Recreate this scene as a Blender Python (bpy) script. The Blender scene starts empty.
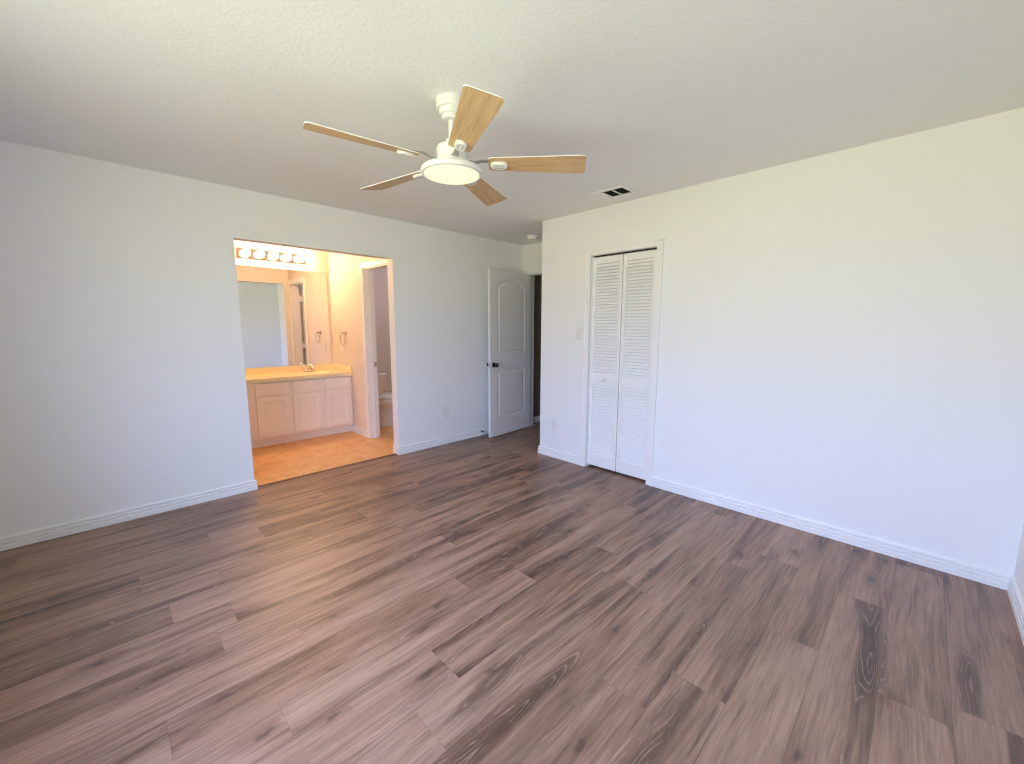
import bpy, bmesh, math, random
from mathutils import Vector, Matrix
random.seed(7)
PI = math.pi
scn = bpy.context.scene
COL = scn.collection

# ------------------------------------------------------------------ camera
cam_d = bpy.data.cameras.new('camera')
cam = bpy.data.objects.new('camera', cam_d)
COL.objects.link(cam)
scn.camera = cam
cam_d.sensor_fit = 'HORIZONTAL'
cam_d.sensor_width = 36.0
cam_d.lens = 408.345 / 1024 * 36.0
cam_d.clip_start = 0.02
cam_d.clip_end = 100
PITCH, YAW, ROLL = -0.1348, 0.7892, 0.0026
fw = Vector((math.cos(PITCH) * math.cos(YAW), math.cos(PITCH) * math.sin(YAW), math.sin(PITCH)))
rt = Vector((math.sin(YAW), -math.cos(YAW), 0))
up = rt.cross(fw)
r2 = rt * math.cos(ROLL) + up * math.sin(ROLL)
u2 = up * math.cos(ROLL) - rt * math.sin(ROLL)
m = Matrix((r2, u2, -fw)).transposed().to_4x4()
m.translation = Vector((-3.2785, -3.8881, 1.3758))
cam.matrix_world = m

# ------------------------------------------------------------------ exposure
vs = scn.view_settings
scn.display_settings.display_device = 'sRGB'
vs.view_transform = 'Standard'
vs.look = 'None'
vs.exposure = 0.0
vs.gamma = 1.0
vs.use_curve_mapping = False
scn.cycles.use_adaptive_sampling = False
scn.cycles.filter_width = 1.15
scn.cycles.max_bounces = 12
scn.cycles.diffuse_bounces = 9
scn.cycles.glossy_bounces = 5
scn.cycles.transparent_max_bounces = 8
scn.cycles.sample_clamp_indirect = 6.0
scn.cycles.caustics_reflective = False
scn.cycles.caustics_refractive = False

# ------------------------------------------------------------------ world: sky above, sunlit lawn below the horizon
WORLD_STRENGTH = 12.4
world = bpy.data.worlds.new('daylight')
scn.world = world
world.use_nodes = True
wn, wl = world.node_tree.nodes, world.node_tree.links
bg = wn['Background']
bg.inputs['Strength'].default_value = WORLD_STRENGTH
tc = wn.new('ShaderNodeTexCoord')
sp = wn.new('ShaderNodeSeparateXYZ')
wl.new(tc.outputs['Generated'], sp.inputs[0])
mr = wn.new('ShaderNodeMapRange')
mr.inputs['From Min'].default_value = -1
mr.inputs['From Max'].default_value = 1
wl.new(sp.outputs['Z'], mr.inputs['Value'])
cr = wn.new('ShaderNodeValToRGB')
wl.new(mr.outputs['Result'], cr.inputs['Fac'])
e = cr.color_ramp.elements
e[0].position = 0.0;  e[0].color = (0.20, 0.21, 0.14, 1)
e[1].position = 0.22; e[1].color = (0.52, 0.54, 0.37, 1)
for pos, c in ((0.36, (0.88, 0.88, 0.55)), (0.47, (0.77, 0.77, 0.52)), (0.515, (0.64, 0.74, 0.95)), (0.60, (0.78, 1.00, 1.66)),
               (0.75, (1.04, 1.36, 2.35)), (1.0, (0.40, 0.55, 1.05))):
    x = e.new(pos); x.color = (*c, 1)
wl.new(cr.outputs['Color'], bg.inputs['Color'])

# sampling portal filling the real window opening of the left wall
XL, YF, H = -3.95, -4.335, 2.44           # left wall, front wall, ceiling height
WY0, WY1, WZ0, WZ1 = -3.75, -1.75, 0.70, 2.08
pl = bpy.data.lights.new('window_portal', 'AREA')
pl.shape = 'RECTANGLE'
pl.size = WY1 - WY0
pl.size_y = WZ1 - WZ0
pl.cycles.is_portal = True
po = bpy.data.objects.new('window_portal', pl)
COL.objects.link(po)
po.location = (XL - 0.11, (WY0 + WY1) / 2, (WZ0 + WZ1) / 2)
po.rotation_euler = (PI / 2, 0, -PI / 2)

BULB, FANLIGHT, TOILETFILL = 195.0, 1.0, 30.0

# ------------------------------------------------------------------ node helpers / materials
def new_mat(name):
    mt = bpy.data.materials.new(name)
    mt.use_nodes = True
    return mt, mt.node_tree.nodes, mt.node_tree.links, mt.node_tree.nodes['Principled BSDF']

def mat(name, col, rough=0.5, metal=0.0, spec=0.5, bump=None, coat=0.0):
    mt, n, l, b = new_mat(name)
    b.inputs['Base Color'].default_value = (*col, 1)
    b.inputs['Roughness'].default_value = rough
    b.inputs['Metallic'].default_value = metal
    b.inputs['Specular IOR Level'].default_value = spec
    b.inputs['Coat Weight'].default_value = coat
    # slight unevenness of the finish
    g = n.new('ShaderNodeNewGeometry')
    nz = n.new('ShaderNodeTexNoise')
    l.new(g.outputs['Position'], nz.inputs['Vector'])
    if bump:
        nz.inputs['Scale'].default_value = bump[0]
        nz.inputs['Detail'].default_value = 2
        bp = n.new('ShaderNodeBump')
        bp.inputs['Strength'].default_value = bump[1]
        bp.inputs['Distance'].default_value = bump[2]
        l.new(nz.outputs['Fac'], bp.inputs['Height'])
        l.new(bp.outputs['Normal'], b.inputs['Normal'])
    else:
        nz.inputs['Scale'].default_value = 9
        mp = n.new('ShaderNodeMapRange')
        mp.inputs['To Min'].default_value = max(0, rough - 0.03)
        mp.inputs['To Max'].default_value = min(1, rough + 0.03)
        l.new(nz.outputs['Fac'], mp.inputs['Value'])
        l.new(mp.outputs['Result'], b.inputs['Roughness'])
    return mt

def emit(name, col, strength):
    mt, n, l, b = new_mat(name)
    b.inputs['Base Color'].default_value = (0.30, 0.28, 0.24, 1)
    b.inputs['Emission Color'].default_value = (*col, 1)
    b.inputs['Emission Strength'].default_value = strength
    return mt

M_WALL = mat('wall_paint', (0.855, 0.86, 0.855), 0.55, spec=0.3, bump=(55, 0.12, 0.004))
M_BATH = mat('bath_wall_paint', (0.80, 0.72, 0.64), 0.5, spec=0.3, bump=(55, 0.12, 0.004))
M_CEIL = mat('ceiling_paint', (0.85, 0.855, 0.85), 0.8, spec=0.2, bump=(70, 0.35, 0.006))
M_TRIM = mat('white_trim_paint', (0.87, 0.87, 0.86), 0.35, spec=0.45)
M_DOOR = mat('white_door_paint', (0.80, 0.80, 0.79), 0.38, spec=0.45)
M_CLOSET = mat('closet_paint', (0.7, 0.69, 0.67), 0.7)
M_CAB = mat('vanity_paint', (0.88, 0.82, 0.76), 0.4, spec=0.45)
M_COUNTER = mat('cultured_marble', (0.90, 0.78, 0.50), 0.2, spec=0.5)
M_CHROME = mat('chrome', (0.85, 0.85, 0.86), 0.1, 1.0)
M_BRONZE = mat('dark_metal', (0.05, 0.045, 0.045), 0.25, 0.8)
M_NICKEL = mat('satin_nickel', (0.5, 0.47, 0.43), 0.3, 1.0)
M_WHITE = mat('white_enamel', (0.84, 0.84, 0.82), 0.35)
M_PLASTIC = mat('white_plastic', (0.88, 0.88, 0.86), 0.4)
M_HALLSHADE = mat('hall_shade_paint', (0.20, 0.165, 0.125), 0.6)  # dark colour carries the shade of the unlit hallway
M_DARK = mat('dark_slot', (0.03, 0.03, 0.03), 0.7)
M_PORC = mat('porcelain', (0.84, 0.82, 0.80), 0.12, spec=0.6)
M_PLATE = mat('cover_plate_plastic', (0.78, 0.78, 0.75), 0.35)
M_RUBBER = mat('rubber', (0.6, 0.6, 0.58), 0.7)
M_STRIP = mat('threshold_brown', (0.16, 0.09, 0.06), 0.5)
M_GREYARM = mat('grey_arm_metal', (0.45, 0.45, 0.43), 0.4, 0.6)
M_MIRROR = mat('mirror_silver', (0.93, 0.93, 0.92), 0.0, 1.0)
M_MIRROR.node_tree.nodes['Principled BSDF'].inputs['Roughness'].default_value = 0.0
for lk in list(M_MIRROR.node_tree.links):
    if lk.to_socket.name == 'Roughness':
        M_MIRROR.node_tree.links.remove(lk)
M_BULB = emit('bulb_glow', (1.0, 0.60, 0.31), BULB)
M_LENS = emit('fan_lens_glow', (1.0, 0.90, 0.58), FANLIGHT)
M_TFILL = emit('toilet_fill_glow', (0.86, 0.84, 1.0), TOILETFILL)

def thin_glass():
    mt, n, l, b = new_mat('window_glass')
    n.remove(b)
    tr = n.new('ShaderNodeBsdfTransparent'); tr.inputs[0].default_value = (0.97, 0.98, 0.97, 1)
    gl = n.new('ShaderNodeBsdfGlossy'); gl.inputs['Roughness'].default_value = 0.0
    fr = n.new('ShaderNodeFresnel'); fr.inputs['IOR'].default_value = 1.45
    mx = n.new('ShaderNodeMixShader')
    l.new(fr.outputs[0], mx.inputs[0]); l.new(tr.outputs[0], mx.inputs[1]); l.new(gl.outputs[0], mx.inputs[2])
    l.new(mx.outputs[0], n['Material Output'].inputs['Surface'])
    return mt
M_GLASS = thin_glass()

class NG:
    """small node-graph writer"""
    def __init__(s, mt): s.n, s.l = mt.node_tree.nodes, mt.node_tree.links
    def put(s, sock, v):
        if isinstance(v, bpy.types.NodeSocket): s.l.new(v, sock)
        else: sock.default_value = v
    def math(s, op, a, b=0.0, c=None, clamp=False):
        x = s.n.new('ShaderNodeMath'); x.operation = op; x.use_clamp = clamp
        s.put(x.inputs[0], a); s.put(x.inputs[1], b)
        if c is not None: s.put(x.inputs[2], c)
        return x.outputs[0]
    def vmath(s, op, a, b):
        x = s.n.new('ShaderNodeVectorMath'); x.operation = op
        s.put(x.inputs[0], a); s.put(x.inputs[1], b)
        return x.outputs[0]
    def noise(s, v, scale=1.0, detail=3.0, rough=0.55, dist=0.0):
        x = s.n.new('ShaderNodeTexNoise'); s.put(x.inputs['Vector'], v)
        x.inputs['Scale'].default_value = scale; x.inputs['Detail'].default_value = detail
        x.inputs['Roughness'].default_value = rough; x.inputs['Distortion'].default_value = dist
        return x.outputs['Fac']
    def ramp(s, f, stops, interp='LINEAR'):
        x = s.n.new('ShaderNodeValToRGB'); s.put(x.inputs['Fac'], f)
        x.color_ramp.interpolation = interp
        el = x.color_ramp.elements
        while len(el) < len(stops): el.new(0.5)
        for k, (p, c) in enumerate(stops):
            el[k].position = p
            el[k].color = (*c, 1) if isinstance(c, tuple) else (c, c, c, 1)
        return x.outputs['Color']
    def mix(s, f, a, b, mode='MIX'):
        x = s.n.new('ShaderNodeMix'); x.data_type = 'RGBA'; x.blend_type = mode
        s.put(x.inputs[0], f)
        s.put(x.inputs[6], a if isinstance(a, bpy.types.NodeSocket) else (*a, 1))
        s.put(x.inputs[7], b if isinstance(b, bpy.types.NodeSocket) else (*b, 1))
        return x.outputs[2]
    def step(s, v, lo, hi):
        x = s.n.new('ShaderNodeMapRange'); x.interpolation_type = 'SMOOTHSTEP'
        s.put(x.inputs['Value'], v); x.inputs['From Min'].default_value = lo; x.inputs['From Max'].default_value = hi
        return x.outputs['Result']
    def sep(s, v):
        x = s.n.new('ShaderNodeSeparateXYZ'); s.put(x.inputs[0], v); return x.outputs
    def comb(s, a, b, c):
        x = s.n.new('ShaderNodeCombineXYZ'); s.put(x.inputs[0], a); s.put(x.inputs[1], b); s.put(x.inputs[2], c)
        return x.outputs[0]

PW = 0.195
def plank_floor_material():
    mt, n, l, b = new_mat('vinyl_plank')
    g = NG(mt)
    geo = n.new('ShaderNodeNewGeometry')
    at = n.new('ShaderNodeAttribute'); at.attribute_name = 'plank'
    uv = n.new('ShaderNodeUVMap'); uv.uv_map = 'plank_uv'
    pid = at.outputs['Vector']
    p = g.vmath('ADD', geo.outputs['Position'], g.vmath('MULTIPLY', pid, (37.0, 23.0, 11.0)))
    ids = g.sep(pid)
    pc = g.sep(p)
    # calm pale ground with low-contrast streaks
    bend = g.noise(g.vmath('MULTIPLY', p, (1.6, 5.0, 1.0)), 1.0, 2.0, 0.5)
    q = g.vmath('ADD', p, g.comb(0.0, g.math('MULTIPLY', g.math('SUBTRACT', bend, 0.5), 0.07), 0.0))
    n1 = g.noise(g.vmath('MULTIPLY', q, (0.9, 8.0, 1.0)), 1.0, 3.0, 0.55)
    n2 = g.noise(g.vmath('MULTIPLY', q, (3.0, 60.0, 1.0)), 1.0, 4.0, 0.65)
    tone = g.math('ADD', g.math('MULTIPLY', n1, 0.55), g.math('MULTIPLY', n2, 0.45))
    tone = g.math('ADD', tone, g.math('MULTIPLY', g.math('SUBTRACT', ids[0], 0.5), 0.05))
    col = g.ramp(tone, [(0.34, (0.125, 0.075, 0.056)), (0.43, (0.215, 0.135, 0.105)), (0.50, (0.285, 0.186, 0.148)),
                        (0.58, (0.345, 0.232, 0.190)), (0.72, (0.420, 0.300, 0.252))])
    # hue: some boards greyer, some redder
    col = g.mix(g.math('MULTIPLY', ids[1], 0.35), col, (0.88, 0.96, 0.92), 'MULTIPLY')
    col = g.mix(g.math('MULTIPLY', ids[2], 0.35), col, (1.0, 0.86, 0.82), 'MULTIPLY')
    # dark heartwood patches whose growth rings show as thin limed lines (cathedral grain)
    hf = g.noise(g.vmath('MULTIPLY', q, (0.85, 9.5, 1.0)), 1.0, 1.3, 0.45)
    heart = g.step(g.math('ADD', hf, g.math('MULTIPLY', g.math('SUBTRACT', n2, 0.5), 0.12)), 0.54, 0.66)
    col = g.mix(g.math('MULTIPLY', heart, 0.90), col, (0.40, 0.33, 0.32), 'MULTIPLY')
    ph = g.math('ADD', g.math('MULTIPLY', hf, 210.0), g.math('MULTIPLY', n2, 5.0))
    ln = g.math('SINE', ph)
    brk = g.noise(g.vmath('MULTIPLY', p, (9.0, 40.0, 1.0)), 1.0, 2.0, 0.5)
    lite = g.math('MULTIPLY', g.math('MULTIPLY', g.step(ln, 0.62, 1.0), g.step(hf, 0.53, 0.60)), g.step(brk, 0.36, 0.56))
    col = g.mix(g.math('MULTIPLY', lite, 0.42), col, (0.45, 0.35, 0.30))
    # sparse thin dark streaks
    sk = g.noise(g.vmath('MULTIPLY', q, (2.0, 46.0, 1.0)), 1.0, 3.0, 0.6)
    col = g.mix(g.math('MULTIPLY', g.step(sk, 0.58, 0.72), 0.7), col, (0.45, 0.37, 0.35), 'MULTIPLY')
    # fine fibre
    fib = g.noise(g.vmath('MULTIPLY', p, (6.0, 120.0, 1.0)), 1.0, 3.0, 0.6)
    col = g.mix(0.55, col, g.ramp(fib, [(0.32, 0.62), (0.50, 1.0), (0.70, 1.20)]), 'MULTIPLY')
    # cross-grain flecks
    fl = g.noise(g.vmath('MULTIPLY', p, (60.0, 26.0, 1.0)), 1.0, 2.0, 0.5)
    col = g.mix(g.math('MULTIPLY', g.step(fl, 0.62, 0.8), 0.12), col, (0.46, 0.36, 0.31))
    # knots
    vo = n.new('ShaderNodeTexVoronoi'); vo.voronoi_dimensions = '2D'; vo.inputs['Scale'].default_value = 1.0
    wob = g.noise(g.vmath('MULTIPLY', p, (16.0, 30.0, 1.0)), 1.0, 2.0, 0.6)
    l.new(g.vmath('ADD', g.vmath('MULTIPLY', p, (2.4, 5.6, 1.0)),
                  g.comb(g.math('MULTIPLY', wob, 0.22), g.math('MULTIPLY', wob, 0.30), 0.0)), vo.inputs['Vector'])
    vr = g.sep(vo.outputs['Color'])[0]
    pick = g.step(vr, 0.60, 0.66)
    halo = g.math('MULTIPLY', g.math('SUBTRACT', 1.0, g.step(vo.outputs['Distance'], 0.06, 0.34)), pick)
    kn = g.math('MULTIPLY', g.math('SUBTRACT', 1.0, g.step(vo.outputs['Distance'], 0.02, 0.11)), pick)
    col = g.mix(g.math('MULTIPLY', halo, 0.50), col, (0.48, 0.40, 0.38), 'MULTIPLY')
    col = g.mix(g.math('MULTIPLY', kn, 0.72), col, (0.060, 0.036, 0.033))
    col = g.mix(1.0, col, (0.98, 0.87, 0.71), 'MULTIPLY')
    # board edges
    s = g.sep(uv.outputs['UV'])
    ed = g.math('MINIMUM', s[1], g.math('SUBTRACT', PW, s[1]))
    ed = g.math('MINIMUM', ed, s[0])
    seam = g.math('SUBTRACT', 1.0, g.step(ed, 0.0004, 0.0022))
    col = g.mix(g.math('MULTIPLY', seam, 0.35), col, (0.05, 0.035, 0.03))
    l.new(col, b.inputs['Base Color'])
    l.new(g.math('ADD', 0.36, g.math('MULTIPLY', fib, 0.14)), b.inputs['Roughness'])
    b.inputs['Specular IOR Level'].default_value = 0.85
    bp = n.new('ShaderNodeBump'); bp.inputs['Strength'].default_value = 0.18; bp.inputs['Distance'].default_value = 0.002
    l.new(g.math('SUBTRACT', fib, seam), bp.inputs['Height'])
    l.new(bp.outputs['Normal'], b.inputs['Normal'])
    return mt
M_PLANK = plank_floor_material()

def tile_material():
    mt, n, l, b = new_mat('ceramic_tile')
    g = NG(mt)
    geo = n.new('ShaderNodeNewGeometry')
    p = g.vmath('ADD', geo.outputs['Position'], (2.09 + 3.3, 0.09 + 0.66, 0.0))
    s = g.sep(p)
    T = 0.33
    def edge(v):
        f = g.math('FRACT', g.math('DIVIDE', v, T))
        return g.math('MINIMUM', f, g.math('SUBTRACT', 1.0, f))
    ed = g.math('MINIMUM', edge(s[0]), edge(s[1]))
    gr = g.math('SUBTRACT', 1.0, g.step(ed, 0.008, 0.016))
    wn_ = n.new('ShaderNodeTexWhiteNoise'); wn_.noise_dimensions = '2D'
    l.new(g.comb(g.math('FLOOR', g.math('DIVIDE', s[0], T)), g.math('FLOOR', g.math('DIVIDE', s[1], T)), 0.0), wn_.inputs['Vector'])
    cl = g.noise(p, 7.0, 5.0, 0.6, 0.6)
    f = g.math('ADD', cl, g.math('MULTIPLY', g.math('SUBTRACT', wn_.outputs['Value'], 0.5), 0.1))
    col = g.ramp(f, [(0.3, (0.66, 0.33, 0.12)), (0.5, (0.76, 0.42, 0.17)), (0.7, (0.82, 0.50, 0.24))])
    col = g.mix(g.math('MULTIPLY', gr, 0.55), col, (0.88, 0.64, 0.40))
    l.new(col, b.inputs['Base Color'])
    b.inputs['Roughness'].default_value = 0.4
    bp = n.new('ShaderNodeBump'); bp.inputs['Strength'].default_value = 0.3; bp.inputs['Distance'].default_value = 0.002
    l.new(g.math('SUBTRACT', cl, gr), bp.inputs['Height'])
    l.new(bp.outputs['Normal'], b.inputs['Normal'])
    return mt
M_TILE = tile_material()

def blade_material():
    mt, n, l, b = new_mat('maple_blade')
    g = NG(mt)
    uv = n.new('ShaderNodeUVMap'); uv.uv_map = 'blade_uv'
    p = uv.outputs['UV']
    f = g.noise(g.vmath('MULTIPLY', p, (5.0, 70.0, 1.0)), 1.0, 4.0, 0.6, 0.6)
    col = g.ramp(f, [(0.3, (0.46, 0.28, 0.13)), (0.5, (0.60, 0.40, 0.20)), (0.7, (0.68, 0.48, 0.26))])
    l.new(col, b.inputs['Base Color'])
    b.inputs['Roughness'].default_value = 0.45
    return mt
M_BLADE = blade_material()

# ------------------------------------------------------------------ mesh helpers
def box(bm, x0, x1, y0, y1, z0, z1, bevel=0.0, seg=2):
    g = bmesh.ops.create_cube(bm, size=1.0)
    for v in g['verts']:
        v.co = Vector((x0 + (v.co.x + .5) * (x1 - x0), y0 + (v.co.y + .5) * (y1 - y0), z0 + (v.co.z + .5) * (z1 - z0)))
    if bevel > 0:
        ed = list({ed for v in g['verts'] for ed in v.link_edges})
        bmesh.ops.bevel(bm, geom=ed, offset=bevel, segments=seg, affect='EDGES', profile=0.5)
    return bm

def B(*a, **k): return box(bmesh.new(), *a, **k)

def lathe(bm, prof, center, axis='Z', seg=40):
    """prof: list of (radius, height); revolve about an axis through center"""
    rings = []
    for r, h in prof:
        ring = []
        if r < 1e-6:
            ring = [bm.verts.new(axpt(center, 0, 0, h, axis))]
        else:
            for k in range(seg):
                a = 2 * PI * k / seg
                ring.append(bm.verts.new(axpt(center, r * math.cos(a), r * math.sin(a), h, axis)))
        rings.append(ring)
    for A, C in zip(rings, rings[1:]):
        for k in range(seg):
            k2 = (k + 1) % seg
            vsq = [A[k % len(A)], A[k2 % len(A)], C[k2 % len(C)], C[k % len(C)]]
            u = []
            for v in vsq:
                if v not in u: u.append(v)
            if len(u) >= 3:
                bm.faces.new(u)
    bmesh.ops.recalc_face_normals(bm, faces=bm.faces)
    return bm

def axpt(c, a, b, h, axis):
    if axis == 'Z': d = (a, b, h)
    elif axis == 'Y': d = (a, h, b)
    else: d = (h, a, b)
    return Vector(c) + Vector(d)

def tube(bm, pts, r, seg=10, closed=False):
    pts = [Vector(p) for p in pts]
    rings = []
    n = len(pts)
    ref = Vector((0.13, 0.31, 0.94)).normalized()
    for i, p in enumerate(pts):
        if closed: t = pts[(i + 1) % n] - pts[i - 1]
        else: t = pts[min(i + 1, n - 1)] - pts[max(i - 1, 0)]
        t.normalize()
        a = t.cross(ref)
        if a.length < 1e-3: a = t.cross(Vector((1, 0, 0)))
        a.normalize(); bb = t.cross(a)
        rad = r[i] if isinstance(r, (list, tuple)) else r
        rings.append([bm.verts.new(p + rad * (math.cos(2 * PI * k / seg) * a + math.sin(2 * PI * k / seg) * bb)) for k in range(seg)])
    m_ = n if closed else n - 1
    for i in range(m_):
        A, C = rings[i], rings[(i + 1) % n]
        for k in range(seg):
            bm.faces.new((A[k], A[(k + 1) % seg], C[(k + 1) % seg], C[k]))
    if not closed:
        bm.faces.new(rings[0][::-1]); bm.faces.new(rings[-1])
    bmesh.ops.recalc_face_normals(bm, faces=bm.faces)
    return bm

def sweep(bm, path, prof):
    """extrude a closed profile [(offset to the right of travel, z)] along a 2-D path with mitred corners"""
    pts = [Vector((p[0], p[1])) for p in path]
    rings = []
    for i, p in enumerate(pts):
        ns = []
        for a, c in ((i - 1, i), (i, i + 1)):
            if 0 <= a and c < len(pts):
                d = (pts[c] - pts[a]).normalized(); ns.append(Vector((d.y, -d.x)))
        if len(ns) == 2:
            mm = ns[0] + ns[1]; mm = mm / mm.length_squared * 2.0
        else: mm = ns[0]
        rings.append([bm.verts.new((p.x + mm.x * o, p.y + mm.y * o, z)) for o, z in prof])
    for A, C in zip(rings, rings[1:]):
        for k in range(len(prof)):
            k2 = (k + 1) % len(prof)
            bm.faces.new((A[k], A[k2], C[k2], C[k]))
    bm.faces.new(rings[0]); bm.faces.new(rings[-1][::-1])
    bmesh.ops.recalc_face_normals(bm, faces=bm.faces)
    return bm

def origin(o):
    v = Vector((0, 0, 0))
    while o is not None:
        v += o.location; o = o.parent
    return v

def obj(name, bm, mats, parent=None, smooth=False, loc=None, label=None):
    """link ONE mesh object; geometry is given in room coordinates"""
    me = bpy.data.meshes.new(name)
    off = origin(parent) if parent else Vector((0, 0, 0))
    if loc is None:
        c = Vector((0, 0, 0))
        for v in bm.verts: c += v.co
        loc = c / max(1, len(bm.verts))
    loc = Vector(loc)
    bmesh.ops.translate(bm, verts=bm.verts, vec=-loc)
    bm.to_mesh(me); bm.free()
    for mt in (mats if isinstance(mats, (list, tuple)) else [mats]): me.materials.append(mt)
    o = bpy.data.objects.new(name, me)
    COL.objects.link(o)
    o.location = loc - off
    if parent: o.parent = parent
    if smooth:
        for f in me.polygons: f.use_smooth = True
        try:
            me.set_sharp_from_angle(angle=math.radians(smooth if smooth is not True else 40))
        except Exception: pass
    if label: o['label'] = label
    return o

def thing(name, label, cat, loc, group=None, kind=None):
    o = bpy.data.objects.new(name, None)
    COL.objects.link(o)
    o.location = loc
    o.empty_display_size = 0.1
    return tag(o, label, cat, group, kind)

def tag(o, label, cat, group=None, kind=None):
    o['label'] = label; o['category'] = cat
    if group: o['group'] = group
    if kind: o['kind'] = kind
    return o

def struct(name, bm, mt, label, cat, smooth=False, loc=(0, 0, 0)):
    o = obj(name, bm, mt, None, smooth, loc)
    return tag(o, label, cat, None, 'structure')

# panelled slab: flat slab with moulded recessed panels on its front (and back) face
def panel_slab(bm, w, h, t, outlines, to, steps, both=True):
    """outlines: list of 2-D loops (u,v). steps: (inset, depth) rings. to(u,v,d): world point, d measured inward from the front face"""
    def inset(loop, d):
        n = len(loop); out = []
        for i in range(n):
            a, b_, c = Vector(loop[i - 1]), Vector(loop[i]), Vector(loop[(i + 1) % n])
            d1, d2 = (b_ - a).normalized(), (c - b_).normalized()
            n1, n2 = Vector((-d1.y, d1.x)), Vector((-d2.y, d2.x))
            mm = n1 + n2; mm = mm / mm.length_squared * 2
            out.append(b_ + mm * d)
        return out
    rect = [(0, 0), (w, 0), (w, h), (0, h)]
    backs = []
    for side in ((0, 1) if both else (0,)):
        D = (lambda d: d) if side == 0 else (lambda d: t - d)
        edges = []
        outer = [bm.verts.new(to(u, v, D(0))) for u, v in rect]
        backs.append(outer)
        for i in range(4): edges.append(bm.edges.new((outer[i], outer[(i + 1) % 4])))
        loops0 = []
        for lp in outlines:
            vsx = [bm.verts.new(to(u, v, D(0))) for u, v in lp]
            loops0.append(vsx)
            for i in range(len(vsx)): edges.append(bm.edges.new((vsx[i], vsx[(i + 1) % len(vsx)])))
        bmesh.ops.triangle_fill(bm, use_beauty=True, use_dissolve=False, edges=edges)
        for lp, vs0 in zip(outlines, loops0):
            prev = vs0
            for ins, dep in steps:
                cur = [bm.verts.new(to(q.x, q.y, D(dep))) for q in inset(lp, ins)]
                for i in range(len(cur)):
                    j = (i + 1) % len(cur)
                    bm.faces.new((prev[i], prev[j], cur[j], cur[i]))
                prev = cur
            bm.faces.new(prev)
    if not both:
        backs.append([bm.verts.new(to(u, v, t)) for u, v in rect])
        bm.faces.new(backs[1])
    a, b_ = backs
    for i in range(4):
        j = (i + 1) % 4
        bm.faces.new((a[i], a[j], b_[j], b_[i]))
    bmesh.ops.recalc_face_normals(bm, faces=bm.faces)
    return bm

def rect_loop(u0, u1, v0, v1): return [(u0, v0), (u1, v0), (u1, v1), (u0, v1)]
def arch_loop(u0, u1, v0, v1, rise, n=14):
    pts = [(u0, v0), (u1, v0), (u1, v1)]
    for k in range(1, n):
        s = k / n
        u = u1 + (u0 - u1) * s
        # flat shoulders with a soft arch between
        x = abs(2 * s - 1)
        pts.append((u, v1 + rise * (1 - x ** 2.2)))
    pts.append((u0, v1))
    return pts

# ================================================================== THE SETTING
OX0, OX1, OZ = -2.49, -1.133, 2.06        # bathroom opening in the back wall
XB, YB = -1.055, 1.85                     # bathroom right wall, bathroom back wall
XE = 0.778                                # entry wall (bedroom door)
CY0, CY1, CZ = -2.270, -1.630, 2.03       # closet opening
PY = -1.02                                # end of the right wall (passage to the door)
TW = -0.945                               # toilet side of the bathroom right wall
TY0, TY1, TZ = 0.22, 0.83, 2.045          # toilet doorway
DY0, DY1, DZ = -0.875, -0.10, 2.06        # bedroom doorway

# floor of vinyl planks: one mesh, every board a face with its own random offset
def plank_floor():
    bm = bmesh.new()
    ly = bm.faces.layers.float_vector.new('plank')
    uvl = bm.loops.layers.uv.new('plank_uv')
    joints = {0: -3.04, 2: -2.03, 4: -2.41, 5: -1.39, 7: -2.01, 3: -2.95, 1: -1.55, 6: -2.62, 8: -3.0, 9: -2.45}
    L = 1.22
    ytop, ybot, x0, x1 = 0.045, YF, XL, 2.6
    for i in range(-10, 15):
        ya, yb = -1.745 - PW * i, -1.745 - PW * (i + 1)
        if ya < ybot or yb > ytop: continue
        j = joints.get(i, random.uniform(-3, -1.5))
        k0 = math.floor((x0 - j) / L)
        xa = j + k0 * L
        while xa < x1:
            xb = xa + L
            a, b_ = max(xa, x0), min(xb, x1)
            u, w = min(ya, ytop), max(yb, ybot)
            if b_ - a > 0.01 and u - w > 0.002:
                q = [(a, w), (b_, w), (b_, u), (a, u)]
                f = bm.faces.new([bm.verts.new((*c, 0)) for c in q])
                f[ly] = Vector((random.random(), random.random(), random.random()))
                for lp, c in zip(f.loops, q): lp[uvl].uv = (c[0] - xa, c[1] - yb)
            xa = xb
    bmesh.ops.remove_doubles(bm, verts=bm.verts, dist=1e-6)
    return bm
struct('floor', plank_floor(), M_PLANK, 'grey brown wood look plank floor of the bedroom', 'floor')
bm = bmesh.new()
bm.faces.new([bm.verts.new(c) for c in ((-2.8, 0.045, 0), (0.7, 0.045, 0), (0.7, 1.95, 0), (-2.8, 1.95, 0))])
struct('floor_bath', bm, M_TILE, 'tan ceramic tile floor of the bathroom', 'floor')
struct('trim_1', B(OX0, OX1, 0.028, 0.062, -0.002, 0.006, bevel=0.002), M_STRIP, 'thin dark strip between plank floor and bathroom tile', 'trim')
struct('ceiling', B(XL - .1, 2.7, YF - .1, 2.0, H, H + 0.1), M_CEIL, 'white textured ceiling', 'ceiling')

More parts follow.
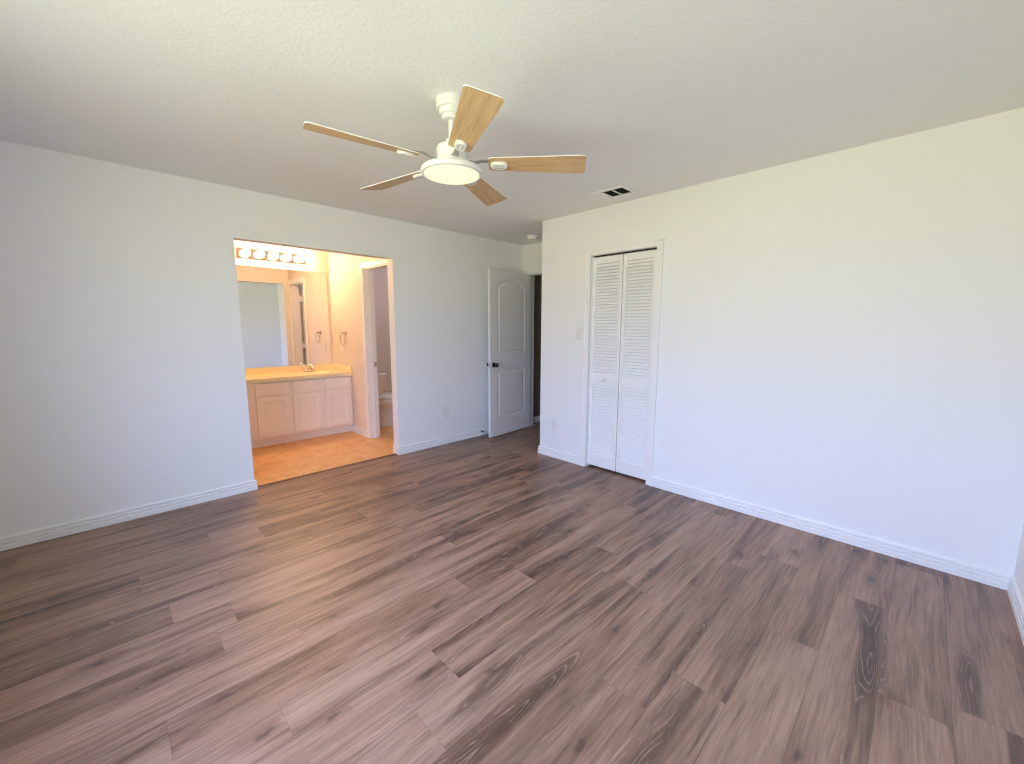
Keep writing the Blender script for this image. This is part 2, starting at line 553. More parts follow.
bm = bmesh.new()
T = 0.11
box(bm, XL - .12, OX0, 0, T, 0, H); box(bm, OX0, OX1, 0, T, OZ, H); box(bm, OX1, 2.7, 0, T, 0, H)
struct('wall_back', bm, M_WALL, 'white back wall with a wide opening to the bathroom', 'wall')
bm = bmesh.new()
box(bm, 0, .12, YF - .12, CY0, 0, H); box(bm, 0, .12, CY0, CY1, CZ, H); box(bm, 0, .12, CY1, PY, 0, H)
struct('wall_right', bm, M_WALL, 'bright white right wall with the louvered closet', 'wall')
struct('wall_front', B(XL - .12, .72, YF - .12, YF, 0, H), M_WALL, 'white wall at the right edge', 'wall')
bm = bmesh.new()
box(bm, XL - .12, XL, YF, WY0, 0, H); box(bm, XL - .12, XL, WY1, 0, 0, H)
box(bm, XL - .12, XL, WY0, WY1, 0, WZ0); box(bm, XL - .12, XL, WY0, WY1, WZ1, H)
struct('wall_left', bm, M_WALL, 'white wall with the bedroom window', 'wall')
struct('wall_passage', B(.12, 2.7, PY - .1, PY, 0, H), M_WALL, 'side wall of the short passage to the bedroom door', 'wall')
bm = bmesh.new()
box(bm, XE, XE + .11, DY1, 0, 0, H); box(bm, XE, XE + .11, PY, DY0, 0, H); box(bm, XE, XE + .11, DY0, DY1, DZ, H)
struct('wall_entry', bm, M_WALL, 'white wall over and around the bedroom doorway', 'wall')
struct('wall_hall', B(2.6, 2.7, PY, 0, 0, H), M_HALLSHADE, 'far end wall of the dark hallway', 'wall')
struct('wall_hall_shade', B(XE + .11, 2.6, -.006, 0, 0, H), M_HALLSHADE, 'hallway side wall beyond the door, shade put into its colour', 'wall')  # thin panel added over the wall, hallway shade put into its colour
bm = bmesh.new()
box(bm, .74, .80, -2.8, PY - .1, 0, H); box(bm, .12, .80, -2.86, -2.8, 0, H)
struct('wall_closet', bm, M_CLOSET, 'inner walls of the closet behind the louvered doors', 'wall')
struct('wall_bath_back', B(-2.9, .7, YB, YB + .1, 0, H), M_BATH, 'bathroom wall behind the vanity and mirror', 'wall')
struct('wall_bath_left', B(-2.9, -2.8, T, YB, 0, H), M_BATH, 'bathroom wall at the left end of the vanity', 'wall')
bm = bmesh.new()
box(bm, XB, TW, T, TY0, 0, H); box(bm, XB, TW, TY1, YB, 0, H); box(bm, XB, TW, TY0, TY1, TZ, H)
struct('wall_bath_right', bm, M_BATH, 'bathroom wall with the towel ring and toilet doorway', 'wall')
struct('wall_toilet', B(.6, .7, T, YB, 0, H), M_WALL, 'far wall of the toilet room', 'wall')

# baseboards with two grooves
BBP = [(0, 0), (.016, 0), (.016, .030), (.015, .0315), (.0085, .033), (.0148, .041), (.0148, .055), (.0138, .0565), (.007, .058), (.013, .066), (.013, .079), (.009, .084), (0, .084)]
def baseboard(name, path, label, h=1.0):
    return struct(name, sweep(bmesh.new(), path, [(o, z * h) for o, z in BBP]), M_TRIM, label, 'baseboard')
baseboard('baseboard_back', [(XL, 0), (OX0, 0), (OX0, T)], 'white grooved baseboard left of the bathroom opening')
baseboard('baseboard_back_right', [(OX1, T), (OX1, 0), (XE, 0)], 'white grooved baseboard between bathroom opening and panel door')
baseboard('baseboard_passage', [(XE, PY), (0, PY), (0, CY1 + .056)], 'white grooved baseboard at the wall corner left of the closet')
baseboard('baseboard_right', [(0, CY0 - .056), (0, YF), (XL, YF), (XL, 0)], 'white grooved baseboard along the long right wall')
baseboard('baseboard_bath', [(XB, 1.355), (XB, TY1 + .07)], 'short white baseboard beside the vanity toe kick')
baseboard('baseboard_hall', [(XE + .11, -.006), (2.6, -.006), (2.6, PY)], 'white baseboard in the dark hallway')
baseboard('baseboard_toilet', [(TW, TY1 + .06), (TW, YB), (.6, YB), (.6, T), (TW, T)], 'white baseboard around the toilet room')

# door casings and jamb linings
def casing(bm, wall, face, a0, a1, top, cw=.06, ct=.016, out=-1):
    """flat casing with a raised outer bead, on a wall normal to x at x=face, sticking out along out"""
    f0, f1 = sorted((face, face + out * ct))
    g0, g1 = sorted((face, face + out * (ct + .005)))
    box(bm, f0, f1, a0 - cw, a0, 0, top + cw, bevel=.003)
    box(bm, f0, f1, a1, a1 + cw, 0, top + cw, bevel=.003)
    box(bm, f0 + .0004, f1 - .0004, a0 - .002, a1 + .002, top + .0003, top + cw - .001, bevel=.002)
    box(bm, g0, g1, a0 - cw - .001, a0 - cw + .016, -.001, top + cw + .001, bevel=.003)
    box(bm, g0, g1, a1 + cw - .016, a1 + cw + .001, -.001, top + cw + .001, bevel=.003)
    box(bm, g0, g1, a0 - cw + .002, a1 + cw - .002, top + cw - .016, top + cw + .0006, bevel=.003)
    return bm
def lining(bm, x0, x1, a0, a1, top, t=.012):
    box(bm, x0, x1, a0, a0 + t, 0, top); box(bm, x0, x1, a1 - t, a1, 0, top); box(bm, x0, x1, a0, a1, top - t, top)
    return bm
bm = casing(bmesh.new(), 'x', 0.0, CY0 - .002, CY1 + .002, CZ, cw=.055)
lining(bm, .0, .12, CY0 - .002, CY1 + .002, CZ + .004, .006)
struct('trim_2', bm, M_TRIM, 'white casing around the louvered closet doors', 'trim')
bm = casing(bmesh.new(), 'x', XE, DY0, DY1, DZ, cw=.055)
lining(bm, XE, XE + .11, DY0, DY1, DZ)
struct('trim_3', bm, M_TRIM, 'white casing and jamb of the bedroom doorway', 'trim')
bm = casing(bmesh.new(), 'x', XB, TY0, TY1, TZ, cw=.062)
casing(bm, 'x', TW, TY0, TY1, TZ, cw=.062, out=1)
lining(bm, XB, TW, TY0, TY1, TZ)
box(bm, XB + .045, XB + .075, TY1 - .022, TY1 - .012, 0, TZ - .012)
struct('trim_4', bm, M_TRIM, 'white casing and jamb of the toilet doorway', 'trim')

# window of the left wall (behind the camera)
bm = bmesh.new()
xo, xi = XL - .11, XL - .05
fwid = .045
box(bm, xo, xi, WY0, WY0 + fwid, WZ0, WZ1, bevel=.004); box(bm, xo, xi, WY1 - fwid, WY1, WZ0, WZ1, bevel=.004)
box(bm, xo, xi, WY0, WY1, WZ0, WZ0 + fwid, bevel=.004); box(bm, xo, xi, WY0, WY1, WZ1 - fwid, WZ1, bevel=.004)
ym = (WY0 + WY1) / 2; zm = (WZ0 + WZ1) / 2
box(bm, xo, xi, ym - .03, ym + .03, WZ0, WZ1, bevel=.004); box(bm, xo + .01, xi - .01, WY0, WY1, zm - .018, zm + .018, bevel=.004)
win = struct('window_1', bm, M_TRIM, 'white framed double bedroom window', 'window')
bm = bmesh.new()
bm.faces.new([bm.verts.new(c) for c in ((XL - .08, WY0, WZ0), (XL - .08, WY1, WZ0), (XL - .08, WY1, WZ1), (XL - .08, WY0, WZ1))])
obj('glass_pane', bm, M_GLASS, win)
obj('window_sill', B(XL - .05, XL + .05, WY0 - .04, WY1 + .04, WZ0 - .022, WZ0, bevel=.005), M_TRIM, win)

# ------------------------------------------------------------------ bedroom door: two moulded panels, arched top
DSTEPS = [(.008, .0055), (.020, .0075), (.034, .006), (.048, .001)]
def panel_door(w, h, t, hinge, ang, zb=.012):
    """slab in room coordinates; u runs from the hinge to the free edge"""
    du = Vector((math.cos(ang), math.sin(ang), 0)); dn = Vector((-du.y, du.x, 0))
    st = .122
    def to(u, v, d): return Vector(hinge) + du * u + dn * d + Vector((0, 0, zb + v))
    bm = bmesh.new()
    panel_slab(bm, w, h, t, [rect_loop(st, w - st, .225, .825), arch_loop(st, w - st, 1.03, 1.85, .085)], to, DSTEPS)
    return bm, to
DW = .778
ang = PI + math.radians(4.2)
bm, to = panel_door(DW, 2.033, .035, (XE - .004, -.118, 0), ang)
# the slab's front face (d=0) is the one turned towards the back wall or the room; both faces carry the panels
door = struct('door_1', bm, M_DOOR, 'white two panel arched door standing open at the passage', 'door')
def knob(base, nrm, mt, parent, name='door_knob', r=.027):
    nrm = Vector(nrm).normalized()
    bm = bmesh.new()
    prof = [(0, 0), (.030, 0), (.031, .004), (.027, .009), (.012, .012), (.010, .030), (.018, .036), (r, .046), (r, .056), (.020, .066), (0, .069)]
    lathe(bm, prof, (0, 0, 0), 'Z', 24)
    q = Vector((0, 0, 1)).rotation_difference(nrm)
    bmesh.ops.rotate(bm, cent=(0, 0, 0), matrix=q.to_matrix(), verts=bm.verts)
    bmesh.ops.translate(bm, verts=bm.verts, vec=base)
    return obj(name, bm, mt, parent, True)
dn = Vector((-math.sin(ang), math.cos(ang), 0))
knob(to(DW - .06, .90, .035), dn, M_BRONZE, door)
knob(to(DW - .06, .90, 0), -dn, M_BRONZE, door)
bm = bmesh.new()
a_, b_ = to(DW, .87, .005), to(DW + .0015, .93, .030)
box(bm, *sorted((a_.x, b_.x)), *sorted((a_.y, b_.y)), a_.z, b_.z)
obj('latch_plate', bm, M_NICKEL, door)
for z in (.22, 1.02, 1.80):
    bm = tube(bmesh.new(), [(XE - .006, -.109, z - .045), (XE - .006, -.109, z + .045)], .007, 10)
    obj('hinge', bm, M_NICKEL, door)

# ------------------------------------------------------------------ louvered bifold closet door
cd = thing('door_2', 'white louvered bifold closet door with small knob', 'door', (0, (CY0 + CY1) / 2, 0), kind='structure')
pwid = (CY1 - CY0 - .024) / 2
for s in (0, 1):
    y1 = CY1 - .004 - s * (pwid + .006)
    y0 = y1 - pwid
    x0, x1 = .026, .054
    zb, zt = .022, CZ - .018
    stl = .030
    bm = bmesh.new()
    box(bm, x0, x1, y0, y0 + stl, zb, zt, bevel=.003); box(bm, x0, x1, y1 - stl, y1, zb, zt, bevel=.003)
    rails = [(zb, zb + .115), (.855, .925), (zt - .062, zt)]
    for a, c in rails: box(bm, x0 + .001, x1 - .001, y0 + stl, y1 - stl, a, c, bevel=.0025)
    pn = obj('door_panel', bm, M_TRIM, cd)
    bm = bmesh.new()
    for a, c in ((zb + .115, .855), (.925, zt - .062)):
        n_ = round((c - a) / .0285)
        for k in range(n_):
            zc = a + (k + .5) * (c - a) / n_
            # sloping slat: front edge low, back edge high
            hh, tt = .0125, .0055
            vsx = []
            for yy in (y0 + stl - .002, y1 - stl + .002):
                vsx.append([bm.verts.new(q) for q in ((x0 + .003, yy, zc - hh), (x0 + .003 + tt, yy, zc - hh - .0035), (x1 - .004, yy, zc + hh - .003), (x1 - .004 - tt, yy, zc + hh))])
            A, C = vsx
            for k1 in range(4):
                bm.faces.new((A[k1], A[(k1 + 1) % 4], C[(k1 + 1) % 4], C[k1]))
            bm.faces.new(A[::-1]); bm.faces.new(C)
    bmesh.ops.recalc_face_normals(bm, faces=bm.faces)
    obj('louver_slats', bm, M_TRIM, pn)
    if s == 0:
        bm = lathe(bmesh.new(), [(0, 0), (.010, 0), (.009, -.014), (.020, -.024), (.022, -.033), (.014, -.041), (0, -.042)], (x0, y1 - pwid / 2, .89), 'X', 20)
        obj('door_knob', bm, M_PLASTIC, pn, True)
obj('top_track', B(.034, .052, CY0 + .01, CY1 - .01, CZ - .010, CZ - .004), M_BRONZE, cd)

# ------------------------------------------------------------------ toilet-room door, folded back inside against the wall
bm, to3 = panel_door(.595, 2.02, .035, (TW + .062, TY0 - .040, 0), 0.0)
door3 = struct('door_3', bm, M_DOOR, 'white toilet room door opened flat inside its room', 'door')
for z in (.25, 1.05, 1.82):
    obj('hinge', B(TW - .03, TW + .066, TY0 - .006, TY0 + .0005 + .012, z - .045, z + .045, bevel=.002), M_TRIM, door3)
knob(to3(.535, .92, .035), (0, 1, 0), M_NICKEL, door3)
obj('strike_plate', B(TW - .034, TW - .002, TY1 - .016, TY1 - .0115, .885, .945), M_NICKEL, None).name = 'strike_plate'
tag(bpy.data.objects['strike_plate'], 'small metal strike plate on the toilet door jamb', 'strike plate')

# ================================================================== CEILING FAN
FX, FY = -2.007, -2.188
fan = thing('ceiling_fan', 'white ceiling fan with five light wood blades and round lit lamp', 'ceiling fan', (FX, FY, H))
ctr = (FX, FY, 0)
obj('canopy', lathe(bmesh.new(), [(0, H), (.067, H), (.070, H - .004), (.070, H - .040), (.066, H - .045), (.056, H - .046), (.056, H - .064), (.052, H - .069), (.042, H - .070), (.042, H - .084), (.038, H - .089), (.014, H - .090), (0, H - .090)], ctr), M_WHITE, fan, 35)
obj('downrod', lathe(bmesh.new(), [(0, H - .08), (.0125, H - .08), (.0125, 2.235), (0, 2.235)], ctr, seg=20), M_WHITE, fan, True)
obj('motor_housing', lathe(bmesh.new(), [(0, 2.2670), (.022, 2.2670), (.026, 2.2630), (.026, 2.2410), (.030, 2.2370), (.060, 2.2350), (.070, 2.2290), (.074, 2.2170), (.074, 2.1710), (.070, 2.1660), (.088, 2.1630), (.088, 2.1450), (.060, 2.1420), (.060, 2.1290), (0, 2.1290)], ctr), M_WHITE, fan, 35)
rim = obj('lamp_rim', lathe(bmesh.new(), [(0, 2.1350), (.128, 2.1350), (.143, 2.1310), (.149, 2.1230), (.149, 2.1120), (.145, 2.1060), (.134, 2.1040), (.133, 2.1090), (0, 2.1110)], ctr, seg=56), M_WHITE, fan, 35)
obj('lamp_lens', lathe(bmesh.new(), [(.1328, 2.1085), (.1325, 2.1040), (.124, 2.1005), (.085, 2.0975), (.04, 2.0960), (0, 2.0955)], ctr, seg=56), M_LENS, rim, True, label='glowing round frosted lens')
BZ, PITCHB = 2.156, math.radians(12)
for k in range(5):
    az = math.radians(27.4 + 72 * k)
    dr = Vector((math.cos(az), math.sin(az), 0)); dt = Vector((-math.sin(az), math.cos(az), 0)); dz = Vector((0, 0, 1))
    e_t = dt * math.cos(PITCHB) - dz * math.sin(PITCHB)      # counter-clockwise edge lies lower
    e_n = dt * math.sin(PITCHB) + dz * math.cos(PITCHB)
    def P(r, t, n_): return Vector((FX, FY, BZ)) + dr * r + e_t * t + e_n * n_
    # blade outline, widening outward with softly rounded tip corners
    out = []
    R0, R1 = .180, .655
    def hw(r): return .050 + (r - R0) / (R1 - R0) * .022
    for a in range(0, 5):       # root, rounded
        s = a / 4 * PI / 2
        out.append((R0 + .014 - .014 * math.sin(s), hw(R0) - .014 + .014 * math.cos(s)))
    for a in range(0, 5):
        s = a / 4 * PI / 2
        out.append((R0 + .014 - .014 * math.cos(s), -(hw(R0) - .014 + .014 * math.sin(s))))
    for a in range(0, 6):
        s = a / 5 * PI / 2
        out.append((R1 - .030 + .018 * math.sin(s), -(hw(R1) - .018 + .018 * math.cos(s))))
    for a in range(0, 6):
        s = a / 5 * PI / 2
        out.append((R1 - .018 + .018 * math.cos(s), hw(R1) - .018 + .018 * math.sin(s)))
    bm = bmesh.new()
    uvl = bm.loops.layers.uv.new('blade_uv')
    lo = [bm.verts.new(P(r, t, -.002)) for r, t in out]
    hi = [bm.verts.new(P(r, t, .002)) for r, t in out]
    f = bm.faces.new(lo)
    for lp, (r, t) in zip(f.loops, out): lp[uvl].uv = (r + k * 3.1, t + k * 1.7)
    f = bm.faces.new(hi[::-1]); f.material_index = 1
    for i in range(len(out)):
        j = (i + 1) % len(out)
        f = bm.faces.new((lo[j], lo[i], hi[i], hi[j])); f.material_index = 1
    bmesh.ops.recalc_face_normals(bm, faces=bm.faces)
    bl = obj('fan_blade', bm, [M_BLADE, M_WHITE], fan)
    # curved arm from motor to blade
    bm = bmesh.new()
    prev = None
    for r, h_, w_ in ((.070, .006, .018), (.110, .004, .013), (.150, .014, .011), (.190, .010, .014), (.258, .0030, .016)):
        ring = [bm.verts.new(P(r, t, h_ + d)) for t, d in ((-w_, 0), (w_, 0), (w_, .005), (-w_, .005))]
        if prev:
            for i in range(4): bm.faces.new((prev[i], prev[(i + 1) % 4], ring[(i + 1) % 4], ring[i]))
        else: bm.faces.new(ring)
        prev = ring
    bm.faces.new(prev[::-1])
    bmesh.ops.recalc_face_normals(bm, faces=bm.faces)
    obj('blade_arm', bm, M_GREYARM, bl)
    # white rounded bracket plate under the blade root
    bm = bmesh.new()
    pl_ = []
    for cx, s0 in ((.246, -PI / 2), (.214, PI / 2)):
        for a in range(9):
            s = s0 + a / 8 * PI
            pl_.append((cx + .026 * math.cos(s), .026 * math.sin(s)))
    A = [bm.verts.new(P(r, t, -.003)) for r, t in pl_]
    Bv = [bm.verts.new(P(r, t, -.011)) for r, t in pl_]
    Cv = [bm.verts.new(P(.230 + (r - .230) * .88, t * .82, -.015)) for r, t in pl_]
    for X, Y in ((A, Bv), (Bv, Cv)):
        for i in range(len(X)):
            j = (i + 1) % len(X); bm.faces.new((X[i], X[j], Y[j], Y[i]))
    bm.faces.new(Cv)
    bmesh.ops.recalc_face_normals(bm, faces=bm.faces)
    br = obj('blade_bracket', bm, M_WHITE, bl, 30)
    for t0 in (-.009, .009):
        pass
    bm = bmesh.new()
    for t0 in (-.009, .009):
        q = [bm.verts.new(P(r, t, n_)) for n_ in (-.0145, -.0158) for r, t in ((.208, t0 - .0022), (.252, t0 - .0022), (.252, t0 + .0022), (.208, t0 + .0022))]
        for i in range(4): bm.faces.new((q[i], q[(i + 1) % 4], q[4 + (i + 1) % 4], q[4 + i]))
        bm.faces.new(q[4:8]); bm.faces.new(q[0:4])
    bmesh.ops.recalc_face_normals(bm, faces=bm.faces)
    obj('bracket_slots', bm, M_GREYARM, bl)

# ================================================================== CEILING VENT
vx0, vx1, vy0, vy1 = -.395, -.185, -2.165, -1.845
vent = thing('ceiling_vent', 'white three section ceiling air vent near the right wall', 'vent', ((vx0 + vx1) / 2, (vy0 + vy1) / 2, H))
bm = bmesh.new()
fb = .026
for a in ((vx0, vx0 + fb, vy0, vy1), (vx1 - fb, vx1, vy0, vy1), (vx0 + fb, vx1 - fb, vy0, vy0 + fb), (vx0 + fb, vx1 - fb, vy1 - fb, vy1)):
    box(bm, *a, H - .010, H - .001, bevel=.002)
iy0, iy1 = vy0 + fb, vy1 - fb
third = (iy1 - iy0) / 3
for k in (1, 2): box(bm, vx0 + fb, vx1 - fb, iy0 + third * k - .006, iy0 + third * k + .006, H - .009, H - .001, bevel=.002)
obj('vent_frame', bm, M_WHITE, vent)
obj('vent_shade_sheet', B(vx0 + fb, vx1 - fb, iy0, iy1, H - .0018, H - .0008), M_DARK, vent)  # flat dark sheet standing in for the shade behind the louvers
for sec in range(3):
    bm = bmesh.new()
    a0, a1 = iy0 + third * sec + .006, iy0 + third * (sec + 1) - .006
    nsl = 7
    for q in range(nsl):
        yc = a0 + (q + .5) * (a1 - a0) / nsl
        sg = 1 if sec < 2 else -1
        hw_ = .0045 if sec < 2 else .0065
        vv = [bm.verts.new(c) for xx in (vx0 + fb, vx1 - fb) for c in ((xx, yc - hw_ * sg, H - .0095), (xx, yc - hw_ * sg + .001, H - .0088), (xx, yc + hw_ * sg, H - .0022), (xx, yc + hw_ * sg - .001, H - .0028))]
        for i in range(4): bm.faces.new((vv[i], vv[(i + 1) % 4], vv[4 + (i + 1) % 4], vv[4 + i]))
        bm.faces.new(vv[0:4]); bm.faces.new(vv[4:8])
    bmesh.ops.recalc_face_normals(bm, faces=bm.faces)
    obj('vent_louvers', bm, M_WHITE if sec == 2 else M_GREYARM, vent)  # shaded sections get a grey copy of the white louvers

# ================================================================== SMOKE DETECTOR
sd = thing('smoke_detector', 'small round white smoke detector on the passage ceiling', 'smoke detector', (.43, -.49, H))
obj('base_plate', lathe(bmesh.new(), [(0, H), (.066, H), (.068, H - .004), (.068, H - .014), (.062, H - .017), (0, H - .017)], (.43, -.49, 0)), M_PLASTIC, sd, 35)
obj('sensor_cap', lathe(bmesh.new(), [(0, H - .016), (.056, H - .016), (.058, H - .024), (.060, H - .030), (.054, H - .042), (.030, H - .046), (0, H - .047)], (.43, -.49, 0)), M_PLASTIC, sd, 35)

# ================================================================== OUTLETS AND SWITCH
def wall_plate(name, label, cat, at, axis, kind, group=None):
    """plate on a wall; axis 'y': wall faces -y, 'x': wall faces -x"""
    t = thing(name, label, cat, at, group)
    def bx(u0, u1, d0, d1, v0, v1, bevel=0.0):
        if axis == 'y': return B(at[0] + u0, at[0] + u1, at[1] - d1, at[1] - d0, at[2] + v0, at[2] + v1, bevel=bevel)
        return B(at[0] - d1, at[0] - d0, at[1] + u0, at[1] + u1, at[2] + v0, at[2] + v1, bevel=bevel)
    obj('cover_plate', bx(-.036, .036, 0, .008, -.059, .059, .004), M_PLATE, t)
    if kind == 'outlet':
        for zc in (-.024, .024):
            s = obj('socket', bx(-.017, .017, .004, .0095, zc - .0165, zc + .0165, .003), M_PLASTIC, t)
            for u in (-.0065, .0065):
                obj('slot', bx(u - .0012, u + .0012, .009, .0099, zc - .002, zc + .007), M_DARK, s)
            obj('ground_hole', bx(-.0025, .0025, .009, .0099, zc - .0105, zc - .0055), M_DARK, s)
    else:
        obj('toggle', bx(-.005, .005, .004, .017, -.004, .013, .002), M_PLASTIC, t)
        obj('toggle_slot', bx(-.006, .006, .005, .0085, -.014, .014), M_RUBBER, t)
    return t
wall_plate('wall_outlet', 'white wall outlet low between bathroom opening and panel door', 'outlet', (-.511, 0, .379), 'y', 'outlet')
wall_plate('wall_outlet', 'white wall outlet low beside the wall corner, left of closet', 'outlet', (0, -1.226, .355), 'x', 'outlet')
wall_plate('wall_outlet', 'outlet below the towel ring on the bathroom side wall', 'outlet', (XB, 1.535, 1.085), 'x', 'outlet')
wall_plate('light_switch', 'white light switch plate left of the louvered closet', 'light switch', (0, -1.513, 1.309), 'x', 'switch')

# ================================================================== DOOR STOP
ds = thing('door_stop', 'spring door stop sticking out of the baseboard beside panel door', 'door stop', (.02, -.012, .055))
obj('stop_base', lathe(bmesh.new(), [(0, -.012), (.013, -.012), (.013, -.017), (.006, -.022), (0, -.022)], (.02, 0, .055), 'Y', 18), M_NICKEL, ds, True)
hel = [(.02 + .007 * math.cos(t * 2 * PI * 9), -.020 - .052 * t, .055 + .007 * math.sin(t * 2 * PI * 9)) for t in [q / 180 for q in range(181)]]
obj('spring', tube(bmesh.new(), hel, .0016, 6), M_BRONZE, ds, True)
obj('rubber_tip', lathe(bmesh.new(), [(0, -.070), (.008, -.070), (.009, -.076), (.009, -.083), (.005, -.086), (0, -.086)], (.02, 0, .055), 'Y', 16), M_RUBBER, ds, True)

# ================================================================== VANITY
CYF = 1.30                                # cabinet face
CX1, CX0 = XB - .002, -2.795
van = thing('vanity_cabinet', 'long pale painted bathroom vanity cabinet under the yellow counter', 'vanity cabinet', ((CX0 + CX1) / 2, CYF, 0))
obj('cabinet_body', B(CX0, CX1, CYF, YB - .002, .10, .752, bevel=.002), M_CAB, van)
obj('toe_kick', B(CX0, CX1, CYF + .06, YB - .01, 0, .10), M_CAB, van)
def vfront(name, x0, x1, z0, z1, steps, fr, parent):
    w, h = x1 - x0, z1 - z0
    def to(u, v, d): return Vector((x0 + u, CYF - .030 + d, z0 + v))
    bm = panel_slab(bmesh.new(), w, h, .030, [rect_loop(fr, w - fr, fr, h - fr)], to, steps, both=False)
    return obj(name, bm, M_CAB, parent)
DS = [(.004, .006), (.012, .008), (.016, .013)]
FS = [(.004, .0012), (.010, .0015)]
for x0, x1 in ((-1.400, -1.085), (-1.775, -1.445), (-2.150, -1.815), (-2.76, -2.31)):
    vfront('vanity_door', x0, x1, .130, .583, DS, .055, van)
    vfront('drawer_front', x0, x1, .607, .736, FS, .008, van)
CT = .792
ct = thing('vanity_countertop', 'yellow lit cultured marble counter with backsplash on the vanity', 'countertop', ((CX0 + CX1) / 2, CYF, .752))
BX, BY = -1.435, 1.53                     # basin
# slab with an elliptical hole and bowl
bm = bmesh.new()
x0, x1, y0, y1 = CX0, CX1, CYF - .03, YB - .002
ea = []
ov = [bm.verts.new((x, y, CT)) for x, y in ((x0, y0), (x1, y0), (x1, y1), (x0, y1))]
for i in range(4): ea.append(bm.edges.new((ov[i], ov[(i + 1) % 4])))
el = [bm.verts.new((BX + .20 * math.cos(2 * PI * k / 32), BY + .145 * math.sin(2 * PI * k / 32), CT)) for k in range(32)]
for i in range(32): ea.append(bm.edges.new((el[i], el[(i + 1) % 32])))
bmesh.ops.triangle_fill(bm, use_beauty=True, edges=ea)
lv = [bm.verts.new((x, y, .753)) for x, y in ((x0, y0), (x1, y0), (x1, y1), (x0, y1))]
for i in range(4): bm.faces.new((ov[i], ov[(i + 1) % 4], lv[(i + 1) % 4], lv[i]))
bmesh.ops.recalc_face_normals(bm, faces=bm.faces)
slab = obj('counter_slab', bm, M_COUNTER, ct)
bm = bmesh.new()
prev = None
for s_, z_ in ((1.0, CT), (.96, CT - .012), (.86, CT - .022), (.6, CT - .032), (.2, CT - .036)):
    ring = [bm.verts.new((BX + .20 * s_ * math.cos(2 * PI * k / 32), BY + .145 * s_ * math.sin(2 * PI * k / 32), z_)) for k in range(32)]
    if prev:
        for i in range(32): bm.faces.new((prev[i], prev[(i + 1) % 32], ring[(i + 1) % 32], ring[i]))
    prev = ring
bm.faces.new(prev)
bmesh.ops.recalc_face_normals(bm, faces=bm.faces)
obj('basin', bm, M_COUNTER, ct, True)
obj('backsplash', B(CX0, CX1, YB - .022, YB - .002, CT, .868, bevel=.004), M_COUNTER, ct)
obj('side_splash', B(CX1 - .018, CX1, CYF - .026, YB - .022, CT, .868, bevel=.004), M_COUNTER, ct)

fc = thing('faucet', 'chrome two handle faucet at the back of the counter', 'faucet', (BX, 1.735, CT))
obj('faucet_base', B(BX - .078, BX + .078, 1.710, 1.760, CT + .0003, CT + .018, bevel=.008, seg=3), M_CHROME, fc, True)
sp_ = [(BX, 1.735 - .125 * t ** 1.2, CT + .015 + .085 * math.sin(PI * min(1, t * .80 + .05)) ** .8) for t in [q / 14 for q in range(15)]]
obj('spout', tube(bmesh.new(), sp_, [.014 - .004 * q / 14 for q in range(15)], 14), M_CHROME, fc, True)
for s in (-1, 1):
    bm = lathe(bmesh.new(), [(0, CT + .014), (.018, CT + .014), (.016, CT + .030), (.010, CT + .036), (.011, CT + .046), (.022, CT + .052), (.023, CT + .066), (.015, CT + .074), (0, CT + .076)], (BX + s * .052, 1.735, 0), 'Z', 20)
    obj('handle', bm, M_CHROME, fc, True)

mi = thing('bathroom_mirror', 'large frameless mirror on the wall above the vanity counter', 'mirror', ((-2.78 - 1.095) / 2, YB, .872))
obj('mirror_glass', B(-2.78, -1.095, YB - .006, YB - .001, .872, 2.082), M_MIRROR, mi)
obj('mirror_channel', B(-2.78, -1.095, YB - .010, YB - .0005, .869, .876), M_CHROME, mi)

# vanity light bar
lb0, lb1, lbz = -2.093, -1.357, 2.222
lb = thing('vanity_light_bar', 'chrome vanity light bar with five round glowing bulbs above mirror', 'light fixture', ((lb0 + lb1) / 2, YB, lbz))
obj('back_bar', B(lb0, lb1, YB - .026, YB - .001, lbz - .055, lbz + .055, bevel=.006), M_CHROME, lb)
for k in range(5):
    xk = (lb0 + lb1) / 2 + (k - 2) * .147
    sk = obj('socket', lathe(bmesh.new(), [(0, YB - .024), (.030, YB - .024), (.030, YB - .030), (.021, YB - .036), (.019, YB - .052), (0, YB - .052)], (xk, 0, lbz), 'Y', 24), M_CHROME, lb, 35)
    prof = []
    for q in range(15):
        a = q / 14 * PI
        prof.append((.040 * math.sin(a) if 0 < q < 14 else 0, YB - .086 + .040 * math.cos(a)))
    obj('bulb', lathe(bmesh.new(), prof, (xk, 0, lbz), 'Y', 24), M_BULB, sk, True)

# towel ring
tr = thing('towel_ring', 'thin metal towel ring on the bathroom side wall by the mirror', 'towel ring', (XB, 1.41, 1.285))
obj('ring_mount', lathe(bmesh.new(), [(0, 0), (.024, 0), (.024, -.006), (.012, -.012), (.010, -.040), (.015, -.046), (.013, -.056), (0, -.058)], (XB, 1.41, 1.285), 'X', 20), M_NICKEL, tr, True)
rp = [(XB - .046 , 1.41 + .074 * math.sin(2 * PI * k / 40), 1.208 + .074 * math.cos(2 * PI * k / 40)) for k in range(40)]
obj('hanging_ring', tube(bmesh.new(), rp, .0045, 8, closed=True), M_NICKEL, tr, True)

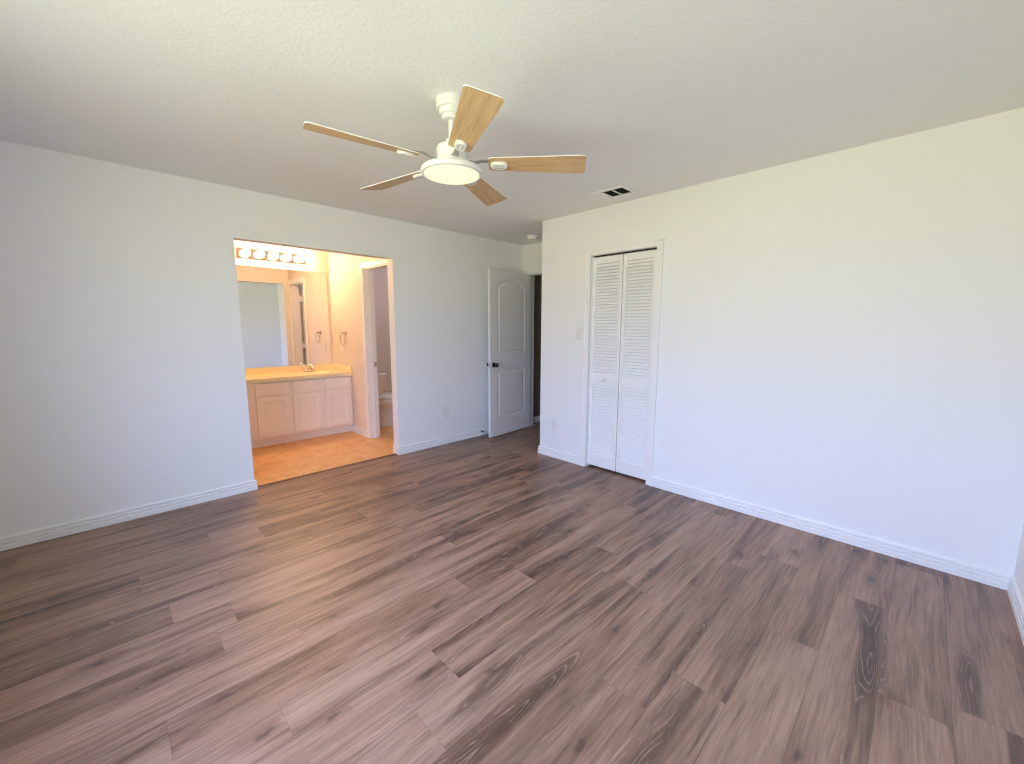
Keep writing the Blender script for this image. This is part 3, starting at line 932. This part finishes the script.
# ================================================================== TOILET (faces +x, its tank against the bathroom side wall)
TC = 1.36
tx0 = -.862
to_ = thing('toilet', 'white toilet half hidden behind the doorway of the small room', 'toilet', (-.5, TC, 0))
def loft(rings, cap=True, n=36):
    bm = bmesh.new(); prev = None
    for cx, ax_f, ax_b, ay, z, sq in rings:
        ring = []
        for k in range(n):
            a = 2 * PI * k / n
            c, s = math.cos(a), math.sin(a)
            ex = 2 / sq
            x = (ax_f if c > 0 else ax_b) * math.copysign(abs(c) ** ex, c)
            y = ay * math.copysign(abs(s) ** ex, s)
            ring.append(bm.verts.new((cx + x, TC + y, z)))
        if prev:
            for i in range(n): bm.faces.new((prev[i], prev[(i + 1) % n], ring[(i + 1) % n], ring[i]))
        elif cap: bm.faces.new(ring[::-1])
        prev = ring
    if cap: bm.faces.new(prev)
    bmesh.ops.recalc_face_normals(bm, faces=bm.faces)
    return bm
bcx = -.43
obj('bowl', loft([(bcx - .04, .20, .26, .125, 0, 2.6), (bcx - .04, .20, .26, .125, .03, 2.6), (bcx - .05, .17, .24, .105, .05, 2.5), (bcx - .05, .16, .24, .100, .15, 2.4),
                  (bcx - .03, .18, .25, .115, .23, 2.3), (bcx, .20, .31, .140, .285, 2.4), (bcx, .235, .39, .178, .315, 2.6), (bcx, .247, .40, .188, .345, 2.6), (bcx, .25, .41, .190, .375, 2.6), (bcx, .245, .405, .186, .385, 2.6)]), M_PORC, to_, 50)
obj('seat', loft([(bcx, .250, .35, .186, .386, 2.6), (bcx, .258, .36, .192, .392, 2.6), (bcx, .258, .36, .192, .402, 2.6), (bcx, .250, .35, .186, .407, 2.6)]), M_PLASTIC, to_, 50)
obj('lid', loft([(bcx, .250, .35, .188, .4085, 2.6), (bcx, .260, .36, .194, .414, 2.6), (bcx, .258, .36, .192, .424, 2.6), (bcx, .235, .34, .176, .432, 2.6), (bcx, .10, .10, .08, .434, 2.6)]), M_PLASTIC, to_, 50)
tcx = tx0 + .11
obj('tank', loft([(tcx, .080, .085, .165, .470, 6), (tcx, .086, .090, .178, .480, 6), (tcx, .103, .100, .228, .715, 6), (tcx, .103, .100, .228, .722, 6)]), M_PORC, to_, 40)
obj('tank_neck', loft([(tcx, .06, .06, .11, .435, 4), (tcx, .06, .06, .11, .471, 4)]), M_PORC, to_, 40)
obj('tank_lid', loft([(tcx, .112, .107, .238, .7225, 6), (tcx, .116, .110, .243, .728, 6), (tcx, .116, .110, .243, .748, 6), (tcx, .108, .104, .236, .757, 6)]), M_PORC, to_, 40)
bm = tube(bmesh.new(), [(tcx + .098, TC + .16, .66), (tcx + .125, TC + .16, .66), (tcx + .128, TC + .13, .655), (tcx + .128, TC + .09, .65)], .007, 10)
obj('flush_lever', bm, M_CHROME, to_, True)

# added unseen light that brightens the toilet room
tl = thing('added_toilet_light', 'added unseen light on the toilet room ceiling', 'added light', (-.1, 1.0, H))
obj('fill_base', lathe(bmesh.new(), [(0, H), (.12, H), (.125, H - .02), (.11, H - .03), (0, H - .03)], (-.1, 1.0, 0)), M_WHITE, tl, 35)
obj('fill_glass', lathe(bmesh.new(), [(.11, H - .03), (.10, H - .055), (.06, H - .075), (0, H - .082)], (-.1, 1.0, 0)), M_TFILL, tl, True)
